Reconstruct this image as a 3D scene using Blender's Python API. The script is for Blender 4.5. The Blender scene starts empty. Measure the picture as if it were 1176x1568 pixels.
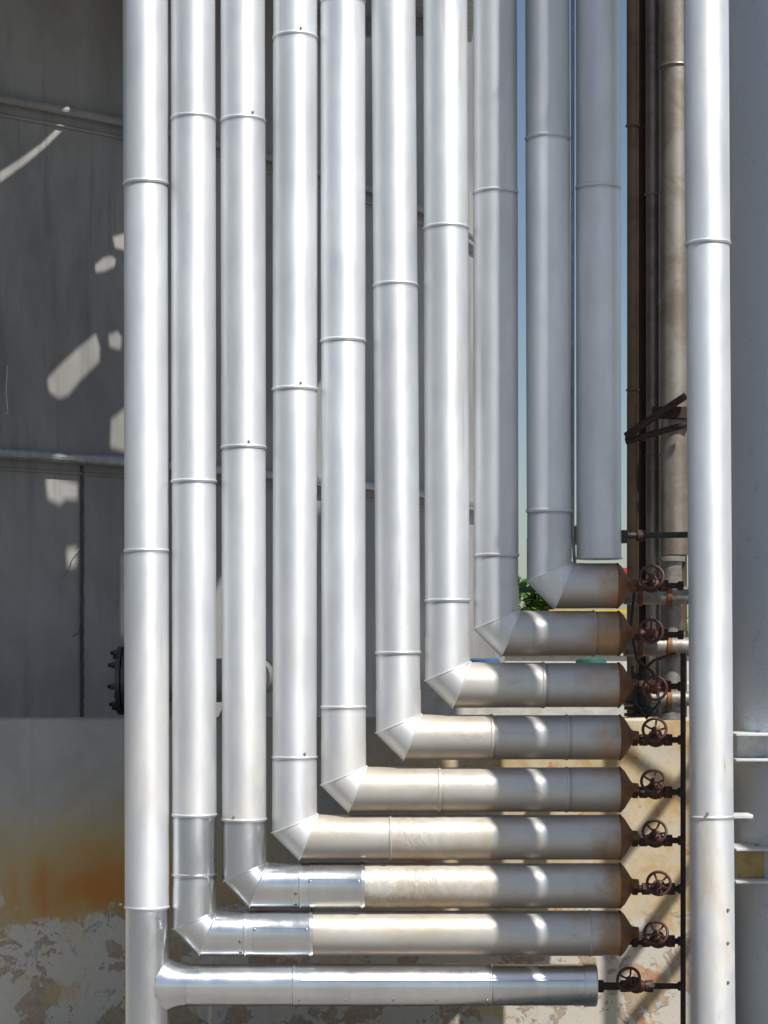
import bpy, math, random
from mathutils import Vector, Matrix
random.seed(4)
D=8.0; F=3200.0; EZ=1.72
AZ=math.radians(35); EL=math.radians(52)
S=Vector((math.sin(AZ)*math.cos(EL),-math.cos(AZ)*math.cos(EL),math.sin(EL)))
def W(px,py,y=0.0):
    k=(D+y)/F
    return Vector(((px-588)*k,y,EZ+(1000-py)*k))
scene=bpy.context.scene
# ---------------------------------------------------------------- materials
class M:
    def __init__(s,name):
        s.m=bpy.data.materials.new(name); s.m.use_nodes=True
        s.nt=s.m.node_tree; s.b=s.nt.nodes['Principled BSDF']
        s.pos=s.nt.nodes.new('ShaderNodeNewGeometry')
        s.sep=s.nt.nodes.new('ShaderNodeSeparateXYZ'); s.link(s.pos.outputs['Position'],s.sep.inputs[0])
        s.nsep=s.nt.nodes.new('ShaderNodeSeparateXYZ'); s.link(s.pos.outputs['Normal'],s.nsep.inputs[0])
        s.P=s.pos.outputs['Position']; s.X=s.sep.outputs[0]; s.Y=s.sep.outputs[1]; s.Z=s.sep.outputs[2]; s.NZ=s.nsep.outputs[2]
    def link(s,a,b): s.nt.links.new(a,b)
    def put(s,v,sock):
        if isinstance(v,(int,float)): sock.default_value=v
        elif isinstance(v,tuple): sock.default_value=(*v,1) if len(v)==3 and len(sock.default_value)==4 else v
        else: s.link(v,sock)
    def noise(s,scale,stretch=(1,1,1),detail=5,rough=.6,dist=0,off=(0,0,0)):
        mp=s.nt.nodes.new('ShaderNodeMapping'); mp.inputs['Scale'].default_value=stretch; mp.inputs['Location'].default_value=off
        s.link(s.P,mp.inputs[0]); n=s.nt.nodes.new('ShaderNodeTexNoise')
        n.inputs['Scale'].default_value=scale;n.inputs['Detail'].default_value=detail;n.inputs['Roughness'].default_value=rough;n.inputs['Distortion'].default_value=dist
        s.link(mp.outputs[0],n.inputs['Vector']); return n.outputs[0]
    def math(s,op,a,b=0.0,clamp=False):
        n=s.nt.nodes.new('ShaderNodeMath'); n.operation=op; n.use_clamp=clamp
        s.put(a,n.inputs[0]); s.put(b,n.inputs[1]); return n.outputs[0]
    def rng(s,v,a,b,c=0.0,d=1.0,smooth=True):
        n=s.nt.nodes.new('ShaderNodeMapRange'); n.interpolation_type='SMOOTHSTEP' if smooth else 'LINEAR'
        s.put(v,n.inputs[0]); n.inputs[1].default_value=a;n.inputs[2].default_value=b;n.inputs[3].default_value=c;n.inputs[4].default_value=d
        return n.outputs[0]
    def mix(s,f,a,b,bt='MIX'):
        n=s.nt.nodes.new('ShaderNodeMix'); n.data_type='RGBA'; n.blend_type=bt
        s.put(f,n.inputs[0])
        for v,k in((a,6),(b,7)):
            if isinstance(v,tuple): n.inputs[k].default_value=(*v,1)
            else: s.link(v,n.inputs[k])
        return n.outputs[2]
    def attr(s,name):
        n=s.nt.nodes.new('ShaderNodeAttribute'); n.attribute_name=name; return n.outputs['Fac']
    def grey(s,v):
        n=s.nt.nodes.new('ShaderNodeCombineColor')
        for i in range(3): s.put(v,n.inputs[i])
        return n.outputs[0]
    def aniso(s,axis,amt):
        """rolled / brushed sheet: rougher along the pipe axis than round it"""
        c=s.nt.nodes.new('ShaderNodeCombineXYZ')
        for i in range(3): c.inputs[i].default_value=axis[i]
        s.link(c.outputs[0],s.b.inputs['Tangent']); s.b.inputs['Anisotropic'].default_value=amt
    def bump(s,h,dist,strength=1.0,prev=None):
        n=s.nt.nodes.new('ShaderNodeBump'); n.inputs['Distance'].default_value=dist; n.inputs['Strength'].default_value=strength
        s.put(h,n.inputs['Height'])
        if prev is not None: s.link(prev,n.inputs['Normal'])
        return n.outputs[0]
    def out(s,col,rough=.5,metal=0.0,normal=None,spec=None):
        s.put(col,s.b.inputs['Base Color']); s.put(rough,s.b.inputs['Roughness']); s.put(metal,s.b.inputs['Metallic'])
        if normal is not None: s.link(normal,s.b.inputs['Normal'])
        if spec is not None: s.b.inputs['Specular IOR Level'].default_value=spec
        return s.m

def alu_mat(name,base=.86,rough=.57,metal=.64,dirt=1.0,tint=(.955,.98,1.0),axis=(0,0,1),an=.42):
    m=M(name); m.aniso(axis,an)
    st=m.noise(7,(1,1,.16)); bl=m.noise(3.2,(1,1,.7),6,.65)
    v=m.math('MULTIPLY',m.rng(st,.25,.75,.88,1.05),m.rng(bl,.3,.7,.92,1.03))
    v=m.math('MULTIPLY',v,m.attr('tone'))
    v=m.math('MULTIPLY',v,base)
    c=m.grey(v)
    c=m.mix(1.0,c,tint,'MULTIPLY')
    low=m.rng(m.Z,2.3,.6,0,1); dn=m.rng(m.noise(4,(1,1,.4),8,.65,.4),.42,.68)
    f=m.math('MULTIPLY',m.math('MULTIPLY',low,dn),.55*dirt,True)
    c=m.mix(f,c,(.66,.58,.46))
    f2=m.math('MULTIPLY',m.math('MULTIPLY',m.rng(m.noise(12,(1,1,.3),8,.7,.3,(3,1,4)),.60,.74),low),.4*dirt,True)
    c=m.mix(f2,c,(.46,.32,.15))
    c=m.mix(m.rng(m.noise(90,(1,1,.7),3,.6,.0,(2,2,2)),.70,.78,0,.4),c,(.3,.27,.23))
    c=m.mix(m.rng(m.noise(26,(1,1,.05),4,.6,.0,(1,6,2)),.62,.74,0,.28*min(dirt,1)),c,(.38,.35,.30))
    r=m.rng(m.noise(9,(1,1,.5),6,.7),.3,.7,rough-.07,rough+.08)
    b=m.bump(m.noise(5,(1,1,.35),2,.5),.006,.6)
    b=m.bump(m.noise(120,(1,1,1),3,.6),.0003,.5,b)
    return m.out(c,r,m.rng(f,0,.5,metal,metal-.35),b)
ALU=alu_mat('weathered_aluminium_jacket')
ALU_FRONT=alu_mat('stained_aluminium_jacket',.88,.57,.6,1.9)
ALU_NEW=alu_mat('bright_aluminium_jacket',.80,.32,.97,.15,an=.5)
ALU_NEWH=alu_mat('bright_aluminium_jacket_run',.86,.32,.95,.15,axis=(1,0,0),an=.6)
def dusty():
    m=M('dusty_aluminium_jacket'); m.aniso((1,0,0),.4)
    n=m.noise(4,(.4,1,1),6,.6,.3)
    v=m.math('MULTIPLY',m.rng(n,.3,.7,.54,.64),m.attr('tone'))
    c=m.grey(v)
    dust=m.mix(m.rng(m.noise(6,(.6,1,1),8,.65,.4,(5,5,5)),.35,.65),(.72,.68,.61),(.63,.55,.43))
    f=m.math('MULTIPLY',m.rng(m.NZ,-.65,.2),m.rng(m.X,.30,.62,.92,.20))  # dust on upper faces; tint also greyed to paint in the shadowed stretch
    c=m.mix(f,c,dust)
    c=m.mix(m.math('MULTIPLY',m.rng(m.NZ,-.1,-.8),.72),c,(.24,.17,.10))  # undersides browned, shade below each run put into the colour
    c=m.mix(m.math('MULTIPLY',m.rng(m.noise(13,(.6,1,1),8,.7,.8),.56,.74),.4),c,(.36,.26,.16))
    rx=m.math('ADD',m.X,m.rng(m.noise(4,(1,1,1),5,.6),.3,.7,-.09,.09))
    rust=m.mix(m.rng(m.noise(9,(1,1,1),6,.6),.35,.65),(.42,.20,.05),(.26,.17,.10))
    c=m.mix(m.rng(rx,.72,.95,0,.88),c,rust)
    b=m.bump(m.noise(9,(.5,1,1),3,.5),.005,.6)
    b=m.bump(m.noise(70,(1,1,1),5,.7),.0008,.4,b)
    return m.out(c,m.rng(m.noise(15),.3,.7,.44,.58),m.rng(rx,.6,.95,.5,.2),b)
DUSTY=dusty()
def wrinkled():
    m=M('wrinkled_foil_wrap'); m.aniso((1,0,0),.4)
    n=m.noise(7,(1.0,1,.8),8,.65,1.2)
    c=m.mix(m.rng(n,.35,.65),(.60,.53,.43),(.70,.67,.61))
    c=m.mix(m.math('MULTIPLY',m.rng(m.NZ,-.1,-.8),.7),c,(.26,.17,.09))  # wrap underside darkened in the colour to deepen its shade
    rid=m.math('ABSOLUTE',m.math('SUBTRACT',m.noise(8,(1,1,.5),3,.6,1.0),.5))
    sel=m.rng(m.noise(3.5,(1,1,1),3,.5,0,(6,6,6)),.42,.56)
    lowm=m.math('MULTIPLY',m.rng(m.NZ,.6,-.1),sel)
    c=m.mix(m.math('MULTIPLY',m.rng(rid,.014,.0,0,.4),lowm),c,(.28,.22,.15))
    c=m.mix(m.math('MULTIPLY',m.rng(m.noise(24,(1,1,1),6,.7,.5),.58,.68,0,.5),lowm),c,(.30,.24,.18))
    b=m.bump(m.math('MULTIPLY',m.rng(rid,.09,0),sel),.0025,.5); b=m.bump(n,.005,.5,b)
    return m.out(c,.52,.4,b)
WRAP=wrinkled()
def rust_mat(name,a,b_,rough=.7,metal=.1,sc=30):
    m=M(name)
    n=m.noise(sc,(1,1,1),8,.7,.5); c=m.mix(m.rng(n,.35,.65),a,b_)
    return m.out(c,rough,metal,m.bump(m.noise(sc*4,(1,1,1),5,.7),.0015,.7))
RUST=rust_mat('orange_rust',(.24,.10,.032),(.12,.058,.028),.6,.2,14)
DKRUST=rust_mat('dark_rust',(.055,.026,.018),(.03,.017,.013))
VALVE=rust_mat('red_oxide_paint',(.105,.032,.02),(.05,.024,.018),.5,.2,40)
BLACK=rust_mat('black_steel',(.03,.03,.032),(.06,.055,.05),.5,.3)
CHAR=rust_mat('dark_grey_steel',(.07,.07,.075),(.11,.10,.10),.45,.4)
BROWN=rust_mat('brown_shaded_jacket',(.42,.38,.33),(.28,.23,.18),.42,.6,5)  # shade and reflected brown put into the background jacket colour
BROWN2=rust_mat('ochre_shaded_jacket',(.22,.15,.09),(.14,.09,.055),.5,.4,5)  # darker version, shade and brown bounce likewise in the colour
STEEL=rust_mat('screw_steel',(.45,.44,.42),(.25,.22,.2),.4,.8,60)
GALV=rust_mat('galvanised_steel',(.50,.52,.54),(.36,.36,.35),.45,.6,20)
OLDGALV=rust_mat('dull_galvanised_steel',(.33,.32,.30),(.20,.17,.14),.5,.5,16)
def tank_mat(name,a,b_,rough,bumpd,streak=.5):
    m=M(name)
    c=m.mix(m.rng(m.noise(1.1,(1,1,.5),8,.65,.4),.35,.68),a,b_)
    c=m.mix(m.math('MULTIPLY',m.rng(m.noise(10,(1,1,.07),6,.65),.5,.75),streak),c,tuple(x*.5 for x in a))
    c=m.mix(m.math('MULTIPLY',m.rng(m.noise(5,(1,1,.2),8,.7,.2,(9,2,1)),.56,.74),.5*streak),c,(.20,.14,.09))
    c=m.mix(m.rng(m.noise(40,(1,1,.4),6,.7,.2,(3,8,1)),.66,.72,0,.45),c,(.12,.09,.07))
    c=m.mix(m.rng(m.noise(2.0,(1,1,.5),8,.7,.5,(5,8,11)),.5,.7,0,.35),c,(.18,.165,.15))
    b=m.bump(m.noise(150,(1,1,1),4,.6),.0015,bumpd); b=m.bump(m.noise(2.5,(1,1,1),2,.5),.02,.35,b)
    return m.out(c,rough,0,b)
TANK=tank_mat('grey_painted_tank_shell',(.24,.235,.225),(.40,.39,.375),.5,.3,.55)
def rtank():
    m=M('pale_blue_grey_tank_paint')
    c=m.mix(m.rng(m.noise(1.6,(1,1,.6),8,.6),.35,.65),(.66,.74,.84),(.70,.77,.86))
    c=m.mix(m.rng(m.noise(12,(1,1,.3),8,.7),.62,.75,0,.3),c,(.45,.47,.5))
    c=m.mix(m.rng(m.noise(70,(1,1,1),4,.7),.66,.72,0,.35),c,(.35,.34,.33))
    b=m.bump(m.noise(60,(1,1,1),6,.62),.008,.6)
    b=m.bump(m.rng(m.noise(14,(1,1,1.5),6,.7),.60,.72),.006,.6,b)
    return m.out(c,.55,0,b)
RTANK=rtank()
def wall_mat():
    m=M('weathered_concrete_wall')
    big=m.noise(2.2,(1,1,1),8,.65,.3); fine=m.noise(30,(1,1,1),8,.7)
    c=m.mix(m.rng(big,.35,.65),(.33,.325,.30),(.42,.41,.375))
    c=m.mix(m.rng(m.noise(9,(1,1,.12),6,.6),.5,.72,0,.35),c,(.22,.21,.18))
    dx=m.math('SUBTRACT',m.X,-1.22); dz=m.math('SUBTRACT',m.Z,.70)
    d=m.math('SQRT',m.math('ADD',m.math('MULTIPLY',m.math('MULTIPLY',dx,dx),.22),m.math('MULTIPLY',dz,dz)))
    d=m.math('ADD',d,m.rng(m.noise(4,(1,1,.4),7,.6,.4),.3,.7,-.10,.10,False))
    c=m.mix(m.rng(d,.55,.12,0,.9),c,(.46,.33,.13))
    c=m.mix(m.rng(d,.25,.02,0,.85),c,(.46,.17,.025))
    c=m.mix(m.rng(m.noise(55,(1,1,1),4,.6),.68,.74,0,.6),c,(.16,.12,.08))
    rx=m.rng(m.math('ADD',m.X,m.rng(big,.3,.7,-.15,.15)),-.3,.3)
    cr=m.mix(m.rng(m.noise(6,(1,1,.6),8,.7,.5,(2,7,2)),.38,.66),(.56,.47,.32),(.46,.31,.14))
    cr=m.mix(m.rng(m.noise(8,(1,1,1),8,.7,.5,(8,1,2)),.58,.64,0,.8),cr,(.45,.14,.04))
    cr=m.mix(m.rng(m.noise(5,(1,1,1),8,.7,.5,(3,1,9)),.54,.60,0,.6),cr,(.50,.48,.42))
    c=m.mix(rx,c,cr)
    pz=m.math('ADD',m.Z,m.rng(m.noise(3,(1,1,1),8,.65,.4),.3,.7,-.16,.16,False))
    pm=m.rng(pz,.62,.56)
    flakes=m.rng(m.noise(5,(1,1,1.1),9,.66,.4,(4,4,4)),.53,.545)
    fl2=m.rng(m.noise(8,(1,1,.8),9,.68,.3,(1,9,4)),.60,.62)
    under=m.mix(m.rng(fine,.35,.65),(.34,.25,.18),(.42,.34,.26))
    p=m.mix(flakes,(.54,.50,.43),under)
    p=m.mix(fl2,p,(.42,.45,.47))
    p=m.mix(m.rng(m.noise(5,(1,1,1),9,.7,.4,(7,3,3)),.60,.62,0,.75),p,(.46,.21,.09))
    p=m.mix(m.rng(m.noise(4,(1,1,1),9,.7,.5,(7,13,3)),.54,.60,0,.7),p,(.50,.38,.18))
    p=m.mix(m.rng(m.noise(40,(1,1,1),6,.7),.55,.7,0,.5),p,(.22,.18,.14))
    c=m.mix(pm,c,p)
    b=m.bump(fine,.004,.5); b=m.bump(m.math('MULTIPLY',m.math('ADD',flakes,fl2),pm),.004,.7,b)
    return m.out(c,.85,0,b)
WALL=wall_mat()
def ground_mat():
    m=M('concrete_ground')
    c=m.mix(m.rng(m.noise(.8,(1,1,1),9,.65),.35,.65),(.17,.16,.145),(.24,.23,.21))
    return m.out(c,.85,0,m.bump(m.noise(25,(1,1,1),8,.7),.005,.5))
GROUND=ground_mat()
def leaf_mat():
    m=M('leaf_green'); c=m.mix(m.rng(m.noise(3),.35,.65),(.035,.10,.015),(.10,.20,.03))
    return m.out(c,.5,0)
LEAF=leaf_mat()
BARK=rust_mat('bark',(.10,.07,.05),(.05,.04,.03),.9,0,12)
def plain(n,c,r=.5):
    return rust_mat(n,c,tuple(x*.75 for x in c),r,0,12)
YEL=plain('yellow_paint',(.70,.48,.05)); RED=plain('red_paint',(.60,.05,.03)); BLUE=plain('blue_plastic',(.05,.12,.25)); DGREEN=plain('dark_green_paint',(.02,.10,.05)); TEAL=plain('teal_paint',(.02,.12,.09)); WHITE=plain('white_paint',(.72,.74,.74)); OCHRE=plain('ochre_primer',(.55,.40,.15)); PALE=plain('pale_render',(.6,.58,.52),.8)
# ---------------------------------------------------------------- mesh builder
def frame(d):
    d=d.normalized(); up=Vector((0,0,1)) if abs(d.z)<.9 else Vector((0,1,0))
    a=d.cross(up).normalized(); b=d.cross(a).normalized(); return a,b
class B:
    def __init__(s): s.v=[];s.f=[];s.m=[];s.t=[];s.mats=[]
    def mi(s,mat):
        if mat not in s.mats: s.mats.append(mat)
        return s.mats.index(mat)
    def rings(s,rings,mat,tones=None,caps=(False,False),closed=False):
        n=len(rings[0]); base=len(s.v); k=s.mi(mat)
        for i,r in enumerate(rings):
            s.v.extend(r); s.t.extend([(tones[i] if tones else 1.0)]*n)
        R=len(rings)
        for i in range(R if closed else R-1):
            a=base+i*n; b=base+((i+1)%R)*n
            for j in range(n):
                q=(j+1)%n; s.f.append((a+j,a+q,b+q,b+j)); s.m.append(k)
        if caps[0]: s.f.append(tuple(base+j for j in range(n))[::-1]); s.m.append(k)
        if caps[1]: s.f.append(tuple(base+(R-1)*n+j for j in range(n))); s.m.append(k)
    def lathe(s,o,d,prof,mat,seg=56,tones=None,caps=(False,False),ph=0):
        d=d.normalized(); a,b=frame(d); rs=[]
        cs=[(math.cos(ph+2*math.pi*j/seg),math.sin(ph+2*math.pi*j/seg)) for j in range(seg)]
        for t,r in prof: rs.append([o+d*t+(a*c+b*q)*r for c,q in cs])
        s.rings(rs,mat,tones,caps)
    def cyl(s,p0,p1,r,mat,seg=20,caps=(True,True),tone=1.0,r1=None):
        L=(p1-p0).length; s.lathe(p0,p1-p0,[(0,r),(L,r if r1 is None else r1)],mat,seg,[tone,tone],caps)
    def path(s,pts,r,mat,seg=14,closed=False):
        rs=[];n=len(pts);a=None
        for i in range(n):
            p=pts[i]; q0=pts[i-1] if (i>0 or closed) else p; q1=pts[(i+1)%n] if (i<n-1 or closed) else p
            d=(q1-q0).normalized()
            if a is None: a,b=frame(d)
            else:
                a=(a-d*a.dot(d)).normalized()
            b=d.cross(a).normalized()
            rs.append([p+(a*math.cos(2*math.pi*j/seg)+b*math.sin(2*math.pi*j/seg))*r for j in range(seg)])
        s.rings(rs,mat,None,(not closed,not closed),closed)
    def mitre(s,p0,p1,n0,n1,r,mat,seg=56,tone=1.0):
        d=(p1-p0).normalized(); a,b=frame(d); r0=[];r1=[]
        for j in range(seg):
            o=(a*math.cos(2*math.pi*j/seg)+b*math.sin(2*math.pi*j/seg))*r
            r0.append(p0+o-d*(o.dot(n0)/d.dot(n0))); r1.append(p1+o-d*(o.dot(n1)/d.dot(n1)))
        s.rings([r0,r1],mat,[tone,tone]); return r0,r1
    def box(s,lo,hi,mat,rot=None,o=None):
        base=len(s.v);k=s.mi(mat)
        for x in(lo[0],hi[0]):
            for y in(lo[1],hi[1]):
                for z in(lo[2],hi[2]):
                    v=Vector((x,y,z))
                    if rot is not None: v=rot@v
                    if o is not None: v=v+o
                    s.v.append(v); s.t.append(1.0)
        for f in((0,1,3,2),(4,6,7,5),(0,4,5,1),(2,3,7,6),(0,2,6,4),(1,5,7,3)):
            s.f.append(tuple(base+i for i in f)); s.m.append(k)
    def torus(s,c,d,R,r,mat,seg=28,sec=10):
        a,b=frame(d); s.path([c+(a*math.cos(2*math.pi*j/seg)+b*math.sin(2*math.pi*j/seg))*R for j in range(seg)],r,mat,sec,True)
    def make(s,name,parent=None,bevel=0):
        me=bpy.data.meshes.new(name); me.from_pydata([tuple(v) for v in s.v],[],s.f)
        for m in s.mats: me.materials.append(m)
        me.polygons.foreach_set('material_index',s.m); me.polygons.foreach_set('use_smooth',[True]*len(s.f))
        at=me.attributes.new('tone','FLOAT','POINT'); at.data.foreach_set('value',s.t)
        me.update()
        import bmesh
        bm=bmesh.new(); bm.from_mesh(me); bmesh.ops.recalc_face_normals(bm,faces=bm.faces); bm.to_mesh(me); bm.free()
        me.set_sharp_from_angle(angle=math.radians(28))
        ob=bpy.data.objects.new(name,me); scene.collection.objects.link(ob)
        if parent: ob.parent=parent
        if bevel:
            md=ob.modifiers.new('bevel','BEVEL'); md.width=bevel; md.segments=2; md.limit_method='ANGLE'
        return ob
def empty(name):
    e=bpy.data.objects.new(name,None); scene.collection.objects.link(e); e.empty_display_size=.1; return e
R=.0865
def tn(): return random.uniform(.87,1.03)
def jacket_profile(L,joints,r,step=.0022,bead=.0042):
    pr=[];to=[]; t=tn(); js=sorted(joints)
    def add(x,rr,k=1.0): pr.append((x,rr)); to.append(t*k)
    rr=r; add(0,rr)
    for i,j in enumerate(js):
        add(j-.022,rr); add(j-.0125,rr+.0004); add(j-.010,rr+bead*.8); add(j-.007,rr+bead); add(j-.004,rr+bead*.8); add(j-.0018,rr+.0014); add(j,rr+.0012)
        t=tn(); rr=r-step if i%2==0 else r-step*.5
        add(j+.0004,rr-.0012,.5); add(j+.005,rr-.0008,.75); add(j+.016,rr)
    add(L,rr)
    return pr,to
def screws(b,pts,d,r=.0055):
    for p in pts: b.lathe(p,d,[(-.002,r*1.25),(.001,r*1.25),(.0012,r*.9),(.0035,r*.75),(.0042,0.0005)],STEEL,10)
def elbow(b,C,mat,mat2,t0,r=R):
    d=.62*r; zA=C+Vector((0,0,d)); xB=C+Vector((d,0,0))
    s45=Vector((1,0,-1)).normalized()
    nA=(Vector((0,0,-1))+s45).normalized(); nB=(s45+Vector((1,0,0))).normalized()
    rm=r+.0022
    r0,r1=b.mitre(zA,xB,nA,nB,rm,mat,tone=tn())
    b.mitre(zA+Vector((0,0,r*1.5)),zA,Vector((0,0,-1)),nA,r-.0004,mat,tone=t0)
    b.mitre(xB,xB+Vector((r*.9,0,0)),nB,Vector((1,0,0)),r+.0006,mat2,tone=1.0)
    b.path(r0,.0026,mat,8,True); b.path(r1,.0026,mat,8,True)
    return zA+Vector((0,0,r*.6)), xB+Vector((r*.6,0,0))
TOP=5.5
P=[
 (296,298,[185,740,1250,1341],1429,[480],948),
 (372,374,[188,688,1257],1356,[559],948),
 (452,451,[61,599,1162],1282,[600],948),
 (525,526,[5,525,1085],1209,[675],948),
 (603,610,[440,1002],1129,[755],948),
 (682,685,[352,922],1049,[834],946),
 (758,760,[298,853],970,[911],946),
 (838,841,[215,785],897,[],944),
]
def xat(xt,xb,py): return xt+(xb-xt)*py/1500
for i,(xt,xb,vj,yH,hj,xe) in enumerate(P):
    par=empty('insulated_pipe'); b=B(); r=R
    C=W(xb,yH,0)
    em=ALU_NEW if i<2 else ALU
    zv=C.z+.62*r+r*.6
    top=Vector((W(xt,0).x-(xb-xt)/400*.6,0,TOP)); vs=Vector((C.x,0,zv))
    d=vs-top; L=d.length
    js=[(TOP-W(0,y).z) for y in vj]+[TOP-4.6]
    pr,to=jacket_profile(L,js,r)
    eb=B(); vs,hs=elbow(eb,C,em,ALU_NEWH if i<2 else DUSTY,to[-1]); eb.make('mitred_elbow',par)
    if i<2:
        k=[n for n,(t,_) in enumerate(pr) if t>=TOP-W(0,(1250,1257)[i]).z]
        s0=k[0]
        b.lathe(top,d,pr[:s0+1],ALU,56,to[:s0+1]); b.lathe(top,d,pr[s0:],ALU_NEW,56,to[s0:])
    else: b.lathe(top,d,pr,ALU,56,to)
    xend=W(xe,yH).x; Lh=xend-hs.x; X=Vector((1,0,0))
    jh=[(W(x,0).x-hs.x) for x in hj]
    def ring_bead(q,w=.003): return [(q-.009,r),(q-.006,r+w),(q-.003,r+w),(q,r)]
    if i<2:
        x1=W(hj[0],0).x-hs.x; x0=W((378,462)[i],0).x-hs.x
        pr=[(0,r),(x0-.01,r),(x0-.006,r+.005),(x0-.001,r+.005),(x0,r+.0015),(x0+.03,r+.0015),(x0+.031,r+.003),(x1-.02,r+.003),(x1-.014,r+.006),(x1-.009,r+.006),(x1-.003,r+.003),(x1,r+.003)]
        b.lathe(hs,X,pr,ALU_NEWH,56,[1,1,1,1,1]+[.95]*7)
        if i==0:
            q=W(905,0).x-hs.x
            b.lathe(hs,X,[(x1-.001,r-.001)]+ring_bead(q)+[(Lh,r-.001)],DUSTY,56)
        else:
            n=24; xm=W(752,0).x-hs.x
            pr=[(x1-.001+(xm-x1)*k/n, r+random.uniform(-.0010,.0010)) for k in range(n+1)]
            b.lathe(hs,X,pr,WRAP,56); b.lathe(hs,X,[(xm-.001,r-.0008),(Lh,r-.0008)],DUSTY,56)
        for ang in(.38,):
            nn=Vector((0,-math.cos(ang),math.sin(ang)))
            p0=hs+X*(x0+.03)+nn*(r+.0045); p1=hs+X*(x1-.02)+nn*(r+.0045)
            b.cyl(p0,p1,.0022,ALU_NEWH,8)
            screws(b,[p0+X*q-Vector((0,0,.008)) for q in (.005,(p1-p0).length-.004)],nn)
        for q in (0.25,.9): 
            nn=Vector((0,-math.cos(q),-math.sin(q))); screws(b,[hs+X*(x0-.02)+nn*r],nn)
    else:
        pr,to=jacket_profile(Lh,jh+([W(870,0).x-hs.x] if i in(3,4) else []),r,.0016,.003)
        if i==2:
            n=28; x1=jh[0]; xm=W(752,0).x-hs.x
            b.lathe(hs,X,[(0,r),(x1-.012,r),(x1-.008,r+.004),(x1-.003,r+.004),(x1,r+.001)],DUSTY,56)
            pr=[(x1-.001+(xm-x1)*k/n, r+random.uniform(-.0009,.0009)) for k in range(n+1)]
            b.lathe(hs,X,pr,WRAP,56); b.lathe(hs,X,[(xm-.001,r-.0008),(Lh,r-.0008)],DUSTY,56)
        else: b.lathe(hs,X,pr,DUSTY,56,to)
    b.make('jacket',par)
    c=B(); E=Vector((xend,0,hs.z))
    c.lathe(E,X,[(-.002,r+.0005),(.004,r+.002),(.006,r),(.02,r*.84),(.045,r*.38),(.052,.026),(.075,.024)],RUST,40,caps=(False,True))
    c.make('end_cone',par)
    if i in(1,2):
        sb=B()
        for y in vj[::1]:
            q=random.choice((-.4,.5,.3)); nn=Vector((math.sin(q),-math.cos(q),0)); p=W(xat(xt,xb,y),y-9); screws(sb,[p+nn*(r+.001)],nn,.004)
        sb.make('screws',par)
# leftmost pipe with tee and bottom run
par=empty('insulated_pipe'); b=B()
xt,xb=222,225; top=Vector((W(xt,0).x,0,TOP)); bot=Vector((W(xb+1,0).x,0,0)); d=bot-top
pr,to=jacket_profile(TOP,[TOP-W(0,y).z for y in (285,846,1391)],R)
k0=[n for n,(t,_) in enumerate(pr) if t>=TOP-W(0,1391).z][0]
b.lathe(top,d,pr[:k0+1],ALU,56,to[:k0+1]); b.lathe(top,d,pr[k0:],ALU_NEW,56,[.92]*len(pr[k0:]))
hz=W(0,1508).z; X=Vector((1,0,0)); o=Vector((W(228,0).x,0,hz)); r=.079
def xo(px): return W(px,0).x-o.x
pr=[(0,r),(xo(452)-.01,r),(xo(452)-.006,r+.004),(xo(452)-.001,r+.004),(xo(452),r+.001),(xo(455)+.03,r+.0015),(xo(752)-.008,r+.0015),(xo(752)-.005,r+.004),(xo(752),r+.004),(xo(754),r),(xo(893),r),(xo(893)+.001,r+.004),(xo(911),r+.004),(xo(913),r+.001)]
b.lathe(o,X,pr,ALU_NEWH,56,[1]*5+[.97]*4+[.9]*5,caps=(False,True))
rs=[]
for k in range(9):
    t=k/8; xx=t*.11; fl=(1-t)**2*.045
    ring=[]
    for j in range(56):
        a=2*math.pi*j/56; rr=(r+.003)+fl*abs(math.sin(a))**1.5
        ring.append(o+X*(xx+.035)+Vector((0,math.cos(a)*(r+.003),math.sin(a)*rr)))
    rs.append(ring)
b.rings(rs,ALU_NEWH,[.95]*9)
b.cyl(W(462,1496)+Vector((0,-.079,0)),W(890,1496)+Vector((0,-.079,0)),.0016,ALU_NEWH,6)
nn=Vector((0,-.8,-.6)).normalized()
screws(b,[Vector((W(px,0).x,0,hz))+nn*(r+.001) for px in (459,530,602,668,745,765,840,888)],nn,.0045)
screws(b,[Vector((W(xb+dx,0).x,0,W(0,y).z))+Vector((dx/400,-R,0)) for dx,y in((-18,1381),(12,1402))],Vector((0,-1,0)),.0045)
b.make('jacket',par)
# short riser ending
par=empty('insulated_pipe'); b=B()
top=Vector((W(915,0).x,0,TOP)); bot=W(917,853); d=bot-top
pr,to=jacket_profile(d.length,[TOP-W(0,290).z,TOP-4.8],R)
L=d.length; pr+= [(L+.001,R+.003),(L+.008,R+.003),(L+.009,R-.006)]; to+=[1,.7,.7]
b.lathe(top,d,pr,ALU,56,to,caps=(False,True)); b.cyl(W(917,800)+Vector((0,.05,0)),W(917,800)+Vector((0,.9,0)),.04,RUST)
b.make('jacket',par)
# front right riser
par=empty('insulated_pipe'); b=B(); y0=-.15
def WY(px,py): return W(px,py,y0)
top=WY(1081,0); bot=WY(1092,1568); dd=(bot-top).normalized(); 
o=top-dd*2.4; end=bot+dd*(bot.z+0.0); L=(end-o).length; rr=.0835
pr,to=jacket_profile(L,[(WY(0,0).z+2.4)-WY(0,y).z for y in (376,1253)],rr)
b.lathe(o,dd,pr,ALU_FRONT,56,[1.02 if t>.85 else t*1.1 for t in to])
screws(b,[WY(1078,1243)+Vector((0,-rr,0)),WY(1110,1390)+Vector((.0,-rr*.85,0)),WY(1110,1440)+Vector((0,-rr*.85,0)),WY(1110,1500)+Vector((0,-rr*.85,0))],Vector((0,-1,0)),.005)
b.make('jacket',par)
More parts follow.
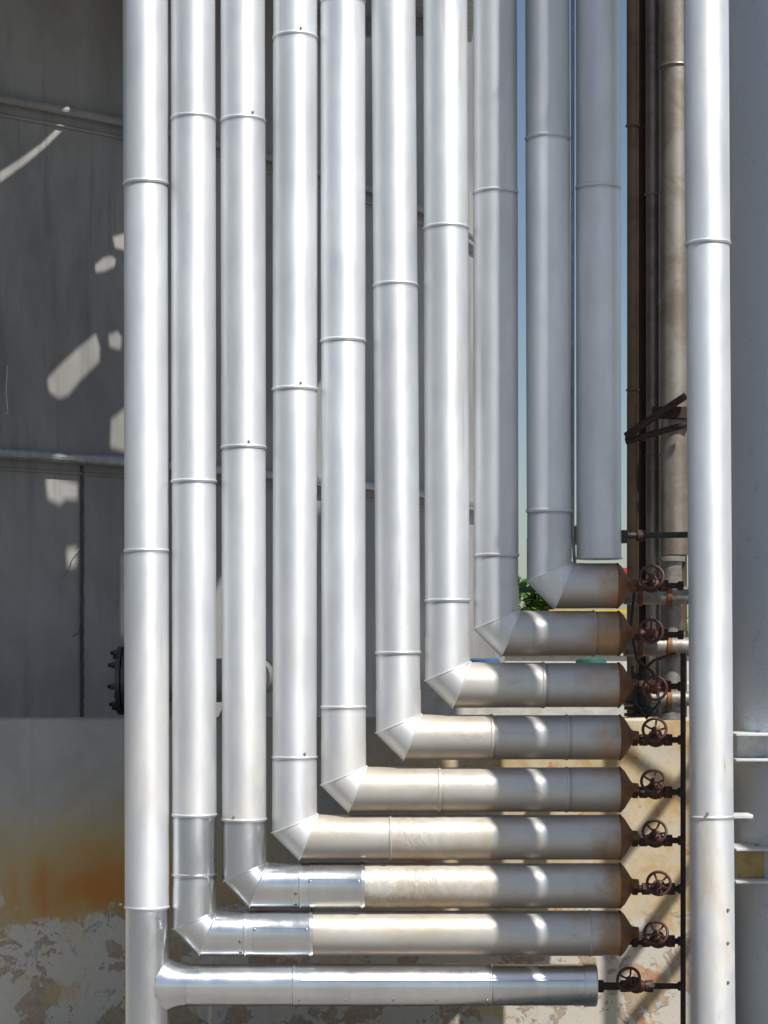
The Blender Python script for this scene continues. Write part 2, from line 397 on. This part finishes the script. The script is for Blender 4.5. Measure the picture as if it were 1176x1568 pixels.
# off-frame neighbouring risers nearer the camera (cast the shade on the right-hand runs)
t35=math.tan(AZ)
for cx,rr in((767,.068),(892,.172)):
    yy=-1.5; par=empty('insulated_pipe'); b=B()
    x=(cx-588)/400+1.5*t35
    pr,to=jacket_profile(9,[1.2,2.9,4.6,6.3,7.9],rr)
    b.lathe(Vector((x,yy,9)),Vector((0,0,-1)),pr,ALU,48,to,caps=(True,True)); b.make('jacket',par)
# added off-frame vessel on a post, shades background risers and tank slits
par=empty('added_shade_vessel'); b=B()
cx=(1.50+1.5*math.sin(AZ))/math.cos(AZ)
b.lathe(Vector((cx,-1.5,13)),Vector((0,0,-1)),[(0,.1),(.15,.27),(3.5,.27),(3.51,.29),(3.55,.29),(3.56,.27),(7.2,.27),(7.35,.1)],GALV,40,caps=(True,True))
b.make('shade_vessel_body',par)
b=B(); b.cyl(Vector((cx+1.3,-1.5,0)),Vector((cx+1.3,-1.5,12)),.06,GALV)
for z in(6.2,9.4,11.8): b.box((cx,-1.53,z),(cx+1.3,-1.47,z+.06),GALV)
b.make('post_and_arms',par)
par=empty('added_shade_box'); b=B()  # added unseen box, keeps sun off the lower right tank
b.box((3.42,-1.75,4.15),(7,-1.25,5.0),GALV)
for q in(3.42,4.6,5.8): b.box((q-.03,-1.78,4.12),(q+.03,-1.22,5.03),GALV)
for q in(4.2,6.2): b.cyl(Vector((q,-1.5,0)),Vector((q,-1.5,4.15)),.05,GALV)
b.make('shade_box_body',par,.005)
# added rods out of view on the right, casting diagonal shadows on the wall
par=empty('added_shadow_frame'); b=B()
def toward(px,py,yf=-.6):
    p=W(px,py,1.0); return p+S*((1.0-yf)/-S.y)
for (a0,a1,rr) in(((940,1500),(1062,1325),.028),((940,1330),(1062,1170),.022),((940,1600),(1062,1440),.026),((940,1140),(1062,1230),.016)):
    b.cyl(toward(*a0),toward(*a1),rr,OLDGALV,12)
for px in(936,1066):
    q=toward(px,1130); b.cyl(Vector((q.x,q.y,0)),q,.03,OLDGALV,12)
b.make('shadow_rods',par)
# ---------------------------------------------------------------- valves + header
def handwheel(b,c,d,Rw=.046):
    a,e=frame(d); ph=random.uniform(0,1)
    b.torus(c,d,Rw,.0058,VALVE,30,10)
    for k in range(5):
        g=ph+k*2*math.pi/5; v=a*math.cos(g)+e*math.sin(g)
        b.path([c+d*.0-d*.006+v*.008,c-d*.010+v*.024,c+v*Rw],.0042,VALVE,8)
    b.lathe(c-d*.016,d,[(0,.010),(.010,.013),(.018,.012),(.020,.007),(.028,.007),(.029,.001)],VALVE,12)
def valve(px,py,xl,xr,wd,y=0.0,Rw=.044):
    par=empty('gate_valve'); b=B(); c=W(px,py,y); X=Vector((1,0,0))
    b.lathe(c-X*.05,X,[(0,.018),(0,.023),(.018,.023),(.019,.018),(.035,.026),(.05,.029),(.065,.026),(.081,.018),(.082,.023),(.10,.023),(.10,.018)],VALVE,20,caps=(True,True))
    b.lathe(c-X*.062,X,[(0,.025),(.02,.025)],DKRUST,6,caps=(True,True)); b.lathe(c+X*.042,X,[(0,.025),(.02,.025)],DKRUST,6,caps=(True,True))
    d=wd.normalized()
    b.lathe(c,d,[(0,.022),(.032,.018),(.033,.027),(.042,.027),(.043,.017),(.06,.013),(.061,.016),(.072,.016),(.073,.006),(.10,.006)],VALVE,18)
    b.make('valve_body',par)
    w=B(); handwheel(w,c+d*.10,d,Rw); w.make('handwheel',par)
    s=B(); s.cyl(W(xl,py,y),c-X*.05,.015,DKRUST); s.cyl(c+X*.05,W(xr,py,y),.0115,DKRUST); 
    s.lathe(W(xl+6,py,y),X,[(0,.02),(.001,.026),(.02,.026),(.021,.02)],DKRUST,6)
    s.lathe(W(xr-8,py,y),X,[(0,.014),(.001,.018),(.02,.018),(.021,.014)],DKRUST,12)
    s.make('pipe_stubs',par)
wd=[Vector((-.12,-.9,.30)),Vector((-.15,-.9,.12)),Vector((-.1,-.9,-.05)),Vector((-.15,-.85,.42)),Vector((-.2,-.8,.46)),Vector((-.15,-.85,.4)),Vector((-.1,-.9,.3)),Vector((-.2,-.85,.42)),Vector((-.4,-.8,.38))]
for k,(vx,vy,xl) in enumerate([(998,897,962),(998,972,962),(1002,1051,962),(1004,1133,962),(1004,1213,962),(1004,1287,962),(1008,1361,962),(1008,1441,962),(975,1510,910)]):
    valve(vx,vy,xl,1046,wd[k])
par=empty('header_pipe'); b=B()
b.cyl(W(1046,1000,.01),Vector((W(1046,0,.01).x,.01,0)),.0105,DKRUST)
b.path([W(952,820,.05),W(985,820,.05),W(1046,819,.05),W(1120,818,.05)],.012,BLACK)
b.lathe(W(975,820,.05),X,[(0,.018),(.001,.022),(.03,.022),(.031,.018)],DKRUST,12)
b.lathe(W(954,812,.05),Vector((0,0,-1)),[(0,.02),(.05,.02)],BLACK,12,caps=(True,True))
b.make('header_tube',par)
# connecting pipes behind the upper valves
par=empty('return_pipe'); b=B()
for (px,py,rr,yy) in((1012,912,.035,.22),(1015,990,.038,.24),(1010,1070,.03,.26)):
    b.cyl(W(955,py,yy),W(1060,py,yy),rr,OLDGALV,24); 
    for q in(975,1020): b.lathe(W(q,py,yy),X,[(0,rr),(.001,rr+.006),(.02,rr+.006),(.021,rr)],RUST,24)
b.lathe(W(1028,852,.3),Vector((0,0,-1)),[(0,.04),(0,.055),(.02,.055),(.021,.042),(.3,.042),(.301,.055),(.33,.055),(.331,.042),(.62,.042),(.621,.055),(.65,.055)],OLDGALV,24,caps=(True,True))
b.path([W(972,900,.12),W(966,960,.1),W(975,1010,.08),W(1000,1030,.05),W(1010,1075,.05),W(990,1100,.08),W(972,1075,.1),W(968,1020,.14)],.006,BLACK,8)
b.path([W(1035,1000,.02),W(1000,1012,.03),W(962,1050,.1)],.006,VALVE,8)
for q in(1082,1092): b.lathe(W(983,q,.18),Vector((0,0,-1)),[(0,.0),(0,.07),(.012,.07),(.012,0)],BLACK,24)
b.cyl(W(983,1030,.18),W(983,1094,.18),.035,BLACK)
b.make('return_tube',par)
# background risers right
for (px,yy,rr,yb,js,mt) in((1034,1.35,.068,850,(105,640),BROWN),(1034,1.42,.052,1160,(),BROWN2),(1000,1.5,.034,1160,(300,700),BROWN),(984,1.6,.026,1160,(200,),DKRUST),(969,1.45,.028,1160,(195,600),BROWN2),(1014,1.9,.04,1160,(400,),BROWN2),(990,2.2,.05,1160,(400,),BROWN2)):
    par=empty('background_riser'); b=B()
    zb=max(W(px,yb,yy).z,0) if yb<1000 else 0; o=Vector((W(px,0,yy).x,yy,6.0)); L=6.0-zb
    pr,to=jacket_profile(L,[6.0-W(0,y,yy).z for y in js],rr,.002,.006)
    b.lathe(o,Vector((0,0,-1)),pr,mt,32,to,caps=(True,True)); b.make('jacket',par)
par=empty('support_bracket'); b=B()
b.cyl(W(958,668,1.2),W(1050,606,1.2),.016,DKRUST,8)
b.cyl(W(958,676,1.22),W(1050,650,1.22),.014,DKRUST,8)
b.box((-.09,-.02,-.025),(.09,.02,.025),DKRUST,None,W(1030,632,1.26)); b.box((-.05,-.02,-.012),(.05,.02,.012),RUST,None,W(975,670,1.3))
b.make('bracket_bars',par)
par=empty('instrument_tube'); b=B()
b.path([W(877,-500,.03),W(877,300,.03),W(877,800,.03),W(879,850,.04),W(884,900,.2)],.0065,GALV,10); b.make('tube',par)
# ---------------------------------------------------------------- left tank
TC=Vector((-6.1,7.76,0)); TR=7.0
def tank_hit(px,py):
    o=Vector((0,-D,EZ)); d=Vector(((px-588)/F,1,(1000-py)/F))
    ax,ay=o.x-TC.x,o.y-TC.y; a=d.x**2+d.y**2; bb=2*(ax*d.x+ay*d.y); c=ax*ax+ay*ay-TR*TR
    t=(-bb-math.sqrt(bb*bb-4*a*c))/(2*a); return o+d*t
par=empty('storage_tank'); b=B()
b.lathe(Vector((TC.x,TC.y,0)),Vector((0,0,1)),[(0,TR),(1.5,TR),(3.2,TR),(4.9,TR),(6.2,TR),(7.2,.2)],TANK,256)
b.make('shell',par)
b=B()
def ring(z,r,mat,off):
    n=200; b.path([Vector((TC.x+(TR+off)*math.sin(math.radians(a0)),TC.y-(TR+off)*math.cos(math.radians(a0)),z)) for a0 in [ -20+k*110/n for k in range(n+1)]],r,mat,12)
z1=tank_hit(95,172).z; z2=tank_hit(95,702).z
ring(z1,.022,TANK,.04); ring(z2,.026,GALV,.05); ring(z1-.07,.008,TANK,.008); ring(z2-.07,.007,TANK,.005)
h=tank_hit(125,900); n=Vector((h.x-TC.x,h.y-TC.y,0)).normalized()
bead=[Vector((h.x,h.y,z2-.03-k*.02))+n*.004+Vector((random.uniform(-.0015,.0015),0,0)) for k in range(100)]
b.path([p for p in bead if p.z>0],.010,CHAR,8)
b.path([tank_hit(x,y)+n*.02 for x,y in((118,840),(108,852),(104,868),(97,880),(92,888))],.0022,OLDGALV,6)
b.path([tank_hit(x,y)+n*.02 for x,y in((121,860),(119,900),(122,940),(118,968),(108,975))],.0025,CHAR,6)
b.path([tank_hit(x,y)+n*.02 for x,y in((8,560),(6,600),(9,632),(4,634))],.002,WHITE,6)
b.make('rings_and_weld_seams',par)
# blind-flanged branch between tank and wall, axis parallel to the wall
par=empty('bolted_flange'); b=B(); yy=1.5; h=W(199,1042,yy); Xn=Vector((-1,0,0))
b.lathe(h+Vector((.12,0,0)),Xn,[(0,.10),(.10,.10),(.11,.115),(.121,.118),(.122,.156),(.143,.156),(.144,.13),(.149,.13),(.150,.156),(.171,.156),(.172,.06),(.176,.05),(.177,.001)],CHAR,48)
for k in range(8):
    g=k*math.pi/4+.2; v=Vector((0,math.cos(g),math.sin(g)))*.128
    p=h+v; b.cyl(p+Vector((.02,0,0)),p+Vector((-.085,0,0)),.009,DKRUST,8)
    b.cyl(p+Vector((-.052,0,0)),p+Vector((-.070,0,0)),.016,CHAR,6); b.cyl(p+Vector((.015,0,0)),p+Vector((-.002,0,0)),.016,CHAR,6)
b.path([h+Vector((.11,0,0)),h+Vector((.3,0,0)),h+Vector((.4,.04,0)),h+Vector((.46,.14,0)),h+Vector((.48,.3,0)),h+Vector((.48,2.2,0))],.10,TANK,28)
b.make('flange_pair',par)
# ---------------------------------------------------------------- added overhead plate, holes shaped to throw sun patches on the tank
ZD=5.3
holes=[
 [(0,262),(30,243),(64,218),(97,186),(99,197),(70,226),(36,254),(0,280)],
 [(172,362),(192,356),(192,384),(176,380)],
 [(145,405),(158,394),(170,391),(178,396),(175,409),(160,416),(147,418)],
 [(166,512),(180,506),(187,516),(184,536),(168,532)],
 [(72,580),(90,560),(120,532),(147,510),(153,530),(152,554),(122,584),(104,606),(90,611),(75,600)],
 [(170,642),(192,624),(192,692),(169,686)],
 [(70,732),(82,725),(94,733),(119,739),(118,766),(100,764),(92,773),(73,764)],
 [(102,840),(117,836),(117,866),(104,870)],
 [(176,856),(192,848),(192,975),(176,975)],
 [(-10,888),(8,880),(15,896),(9,910),(-10,916)],
]
par=empty('sun_patch_mask')
cu=bpy.data.curves.new('mask_plate','CURVE'); cu.dimensions='2D'; cu.fill_mode='BOTH'; cu.extrude=.004
def spl(pts):
    s=cu.splines.new('POLY'); s.points.add(len(pts)-1)
    for q,p in zip(s.points,pts): q.co=(p[0],p[1],0,1)
    s.use_cyclic_u=True
spl([(-4,.11),(.5,.11),(.5,4.0),(-4,4.0)])
for hpoly in holes:
    pp=[]
    for px,py in hpoly:
        q=tank_hit(px,py); t=(ZD-q.z)/S.z; q=q+S*t; pp.append((q.x,q.y))
    if min(p[1] for p in pp)>.14: spl(pp)
cu.materials.append(GALV)
ob=bpy.data.objects.new('mask_plate',cu); scene.collection.objects.link(ob); ob.location=(0,0,ZD); ob.parent=par
b=B()
b.box((-4,3.78,ZD-.10),(.5,3.82,ZD-.006),GALV)
for xx in(-3.9,.45): b.box((xx-.04,.2,ZD-.16),(xx+.04,3.7,ZD-.006),GALV)
b.make('mask_beams',par)
# ---------------------------------------------------------------- right tank with lugs
par=empty('process_tank'); b=B()
RC=Vector((2.095,1.3,0)); RR=.55
b.lathe(RC,Vector((0,0,1)),[(0,RR),(1.35,RR),(6.5,RR),(11,RR),(11.3,.1)],RTANK,160)
b.make('shell',par)
b=B()
def lug(py,h,endmat):
    c=W(1150,py,1.0)
    b.box((-.085,-.12,-h/2),(.45,.12,-h/2+.012),WHITE,None,c); b.box((-.085,-.12,h/2-.012),(.45,.12,h/2),WHITE,None,c)
    b.box((-.06,-.006,-h/2+.014),(.45,.006,h/2-.014),endmat,None,c)
    b.box((.02,.0,-h/2),(.04,.4,h/2),endmat,None,c)
lug(1143,.12,WHITE); lug(1322,.15,OCHRE)
b.box((-.05,-.05,-.008),(.05,.05,.008),WHITE,None,W(1130,1249,.0))
b.make('support_lugs',par,.003)
# ---------------------------------------------------------------- low wall
b=B(); zt=W(0,1100,1.0).z
b.box((-3.6,1.0,0),(1.42,1.2,zt),WALL)
ob=b.make('concrete_wall',None,.012)
# ---------------------------------------------------------------- ground
b=B(); b.box((-300,-300,-.3),(300,300,0),GROUND); b.make('ground')
# ---------------------------------------------------------------- distant things
def tree(name,x,y,h,rw,nl,seed):
    rnd=random.Random(seed); par=empty(name); b=B()
    base=Vector((x,y,0)); b.lathe(base,Vector((0,0,1)),[(0,.16),(h*.3,.11),(h*.6,.06)],BARK,12)
    cl=[]
    for k in range(16):
        a=rnd.uniform(0,6.28); q=rnd.uniform(.2,1)*rw; z=h*rnd.uniform(.35,.92); q*= (1.15-abs(z/h-.55))
        c=base+Vector((math.cos(a)*q,math.sin(a)*q,z)); cl.append((c,rnd.uniform(.3,.6)*rw*.6)); b.path([base+Vector((0,0,h*rnd.uniform(.2,.5))),(base+c)/2+Vector((0,0,h*.25)),c],.025,BARK,6)
    b.make('trunk_and_limbs',par); l=B(); k=l.mi(LEAF)
    for _ in range(nl):
        c,rr=rnd.choice(cl); v=Vector((rnd.gauss(0,1),rnd.gauss(0,1),rnd.gauss(0,.8))); v=v.normalized()*rr*rnd.uniform(.4,1.1); p=c+v
        u=Vector((rnd.gauss(0,1),rnd.gauss(0,1),rnd.gauss(0,1))).normalized(); w=u.cross(Vector((rnd.gauss(0,1),rnd.gauss(0,1),rnd.gauss(0,1)))).normalized(); s=rnd.uniform(.04,.08)
        i=len(l.v); l.v+= [p-u*s,p-w*s*.5,p+u*s,p+w*s*.5]; l.t+=[1]*4; l.f.append((i,i+1,i+2,i+3)); l.m.append(k)
    l.make('leaves',par)
tree('broadleaf_tree',1.3,14,2.62,.7,5000,1); tree('broadleaf_tree',5.4,18,3.2,1.4,3000,2)
par=empty('guard_rail'); b=B()
for z in(.6,1.15): b.cyl(Vector((-1,6,z)),Vector((4,6,z)),.025,DGREEN,10)
for x in(-1,.5,2,3.5): b.cyl(Vector((x,6,0)),Vector((x,6,1.15)),.025,DGREEN,10)
b.cyl(W(795,903,1.5),W(838,903,1.5),.014,DGREEN,8); b.make('rails',par)
par=empty('loading_gantry'); b=B()
za=W(0,936,6).z; b.box((W(845,0,6).x,6.2,za-.015),(W(990,0,6).x,6.3,za+.015),YEL)
zb=W(0,873,6).z; b.box((W(930,0,6).x,6.35,zb-.08),(W(990,0,6).x,6.45,zb+.03),RED)
b.box((W(985,0,6).x,6.2,0),(W(990,0,6).x,6.3,zb),YEL); b.make('gantry_frame',par)
zp=W(0,1045,4.7).z
b=B(); b.box((-.2,4.6,0),(2.6,5.6,zp),PALE); b.make('concrete_plinth',None,.01)
par=empty('plastic_drum'); b=B(); zc=W(0,1008,5).z-zp
for px,mt in((742,BLUE),(905,TEAL)):
    x=W(px,0,5).x; b.lathe(Vector((x,5,zp)),Vector((0,0,1)),[(0,.09),(.01,.10),(zc*.5,.10),(zc*.52,.105),(zc*.55,.10),(zc-.01,.095),(zc,.08)],mt,24,caps=(True,True))
b.make('drum_body',par)
b=B(); b.box((-2,9,0),(8,9.3,W(0,1004,9).z),PALE); b.box((-2,8.97,W(0,1004,9).z+.002),(8,9.33,W(0,1004,9).z+.08),PALE); b.make('boundary_wall')
# ---------------------------------------------------------------- camera, light
cam=bpy.data.cameras.new('camera'); co=bpy.data.objects.new('camera',cam); scene.collection.objects.link(co)
co.location=(0,-D,EZ); co.rotation_euler=(math.radians(90),0,0)
cam.sensor_fit='VERTICAL'; cam.sensor_height=36; cam.sensor_width=27; cam.lens=36*F/1568; cam.shift_y=216/1568; cam.clip_end=1000
scene.camera=co
sl=bpy.data.lights.new('sun','SUN'); sl.energy=5.0; sl.angle=math.radians(.5); sl.color=(1,.965,.91)
so=bpy.data.objects.new('sun',sl); scene.collection.objects.link(so); so.rotation_euler=S.to_track_quat('Z','Y').to_euler(); so.location=S*20
w=bpy.data.worlds.new('World'); scene.world=w; w.use_nodes=True; nt=w.node_tree
sk=nt.nodes.new('ShaderNodeTexSky'); sk.sky_type='NISHITA'; sk.sun_disc=False; sk.sun_elevation=EL; sk.sun_rotation=math.radians(145)
nt.links.new(sk.outputs[0],nt.nodes['Background'].inputs[0]); nt.nodes['Background'].inputs[1].default_value=.085
scene.view_settings.view_transform='Standard'; scene.view_settings.look='None'; scene.view_settings.exposure=0
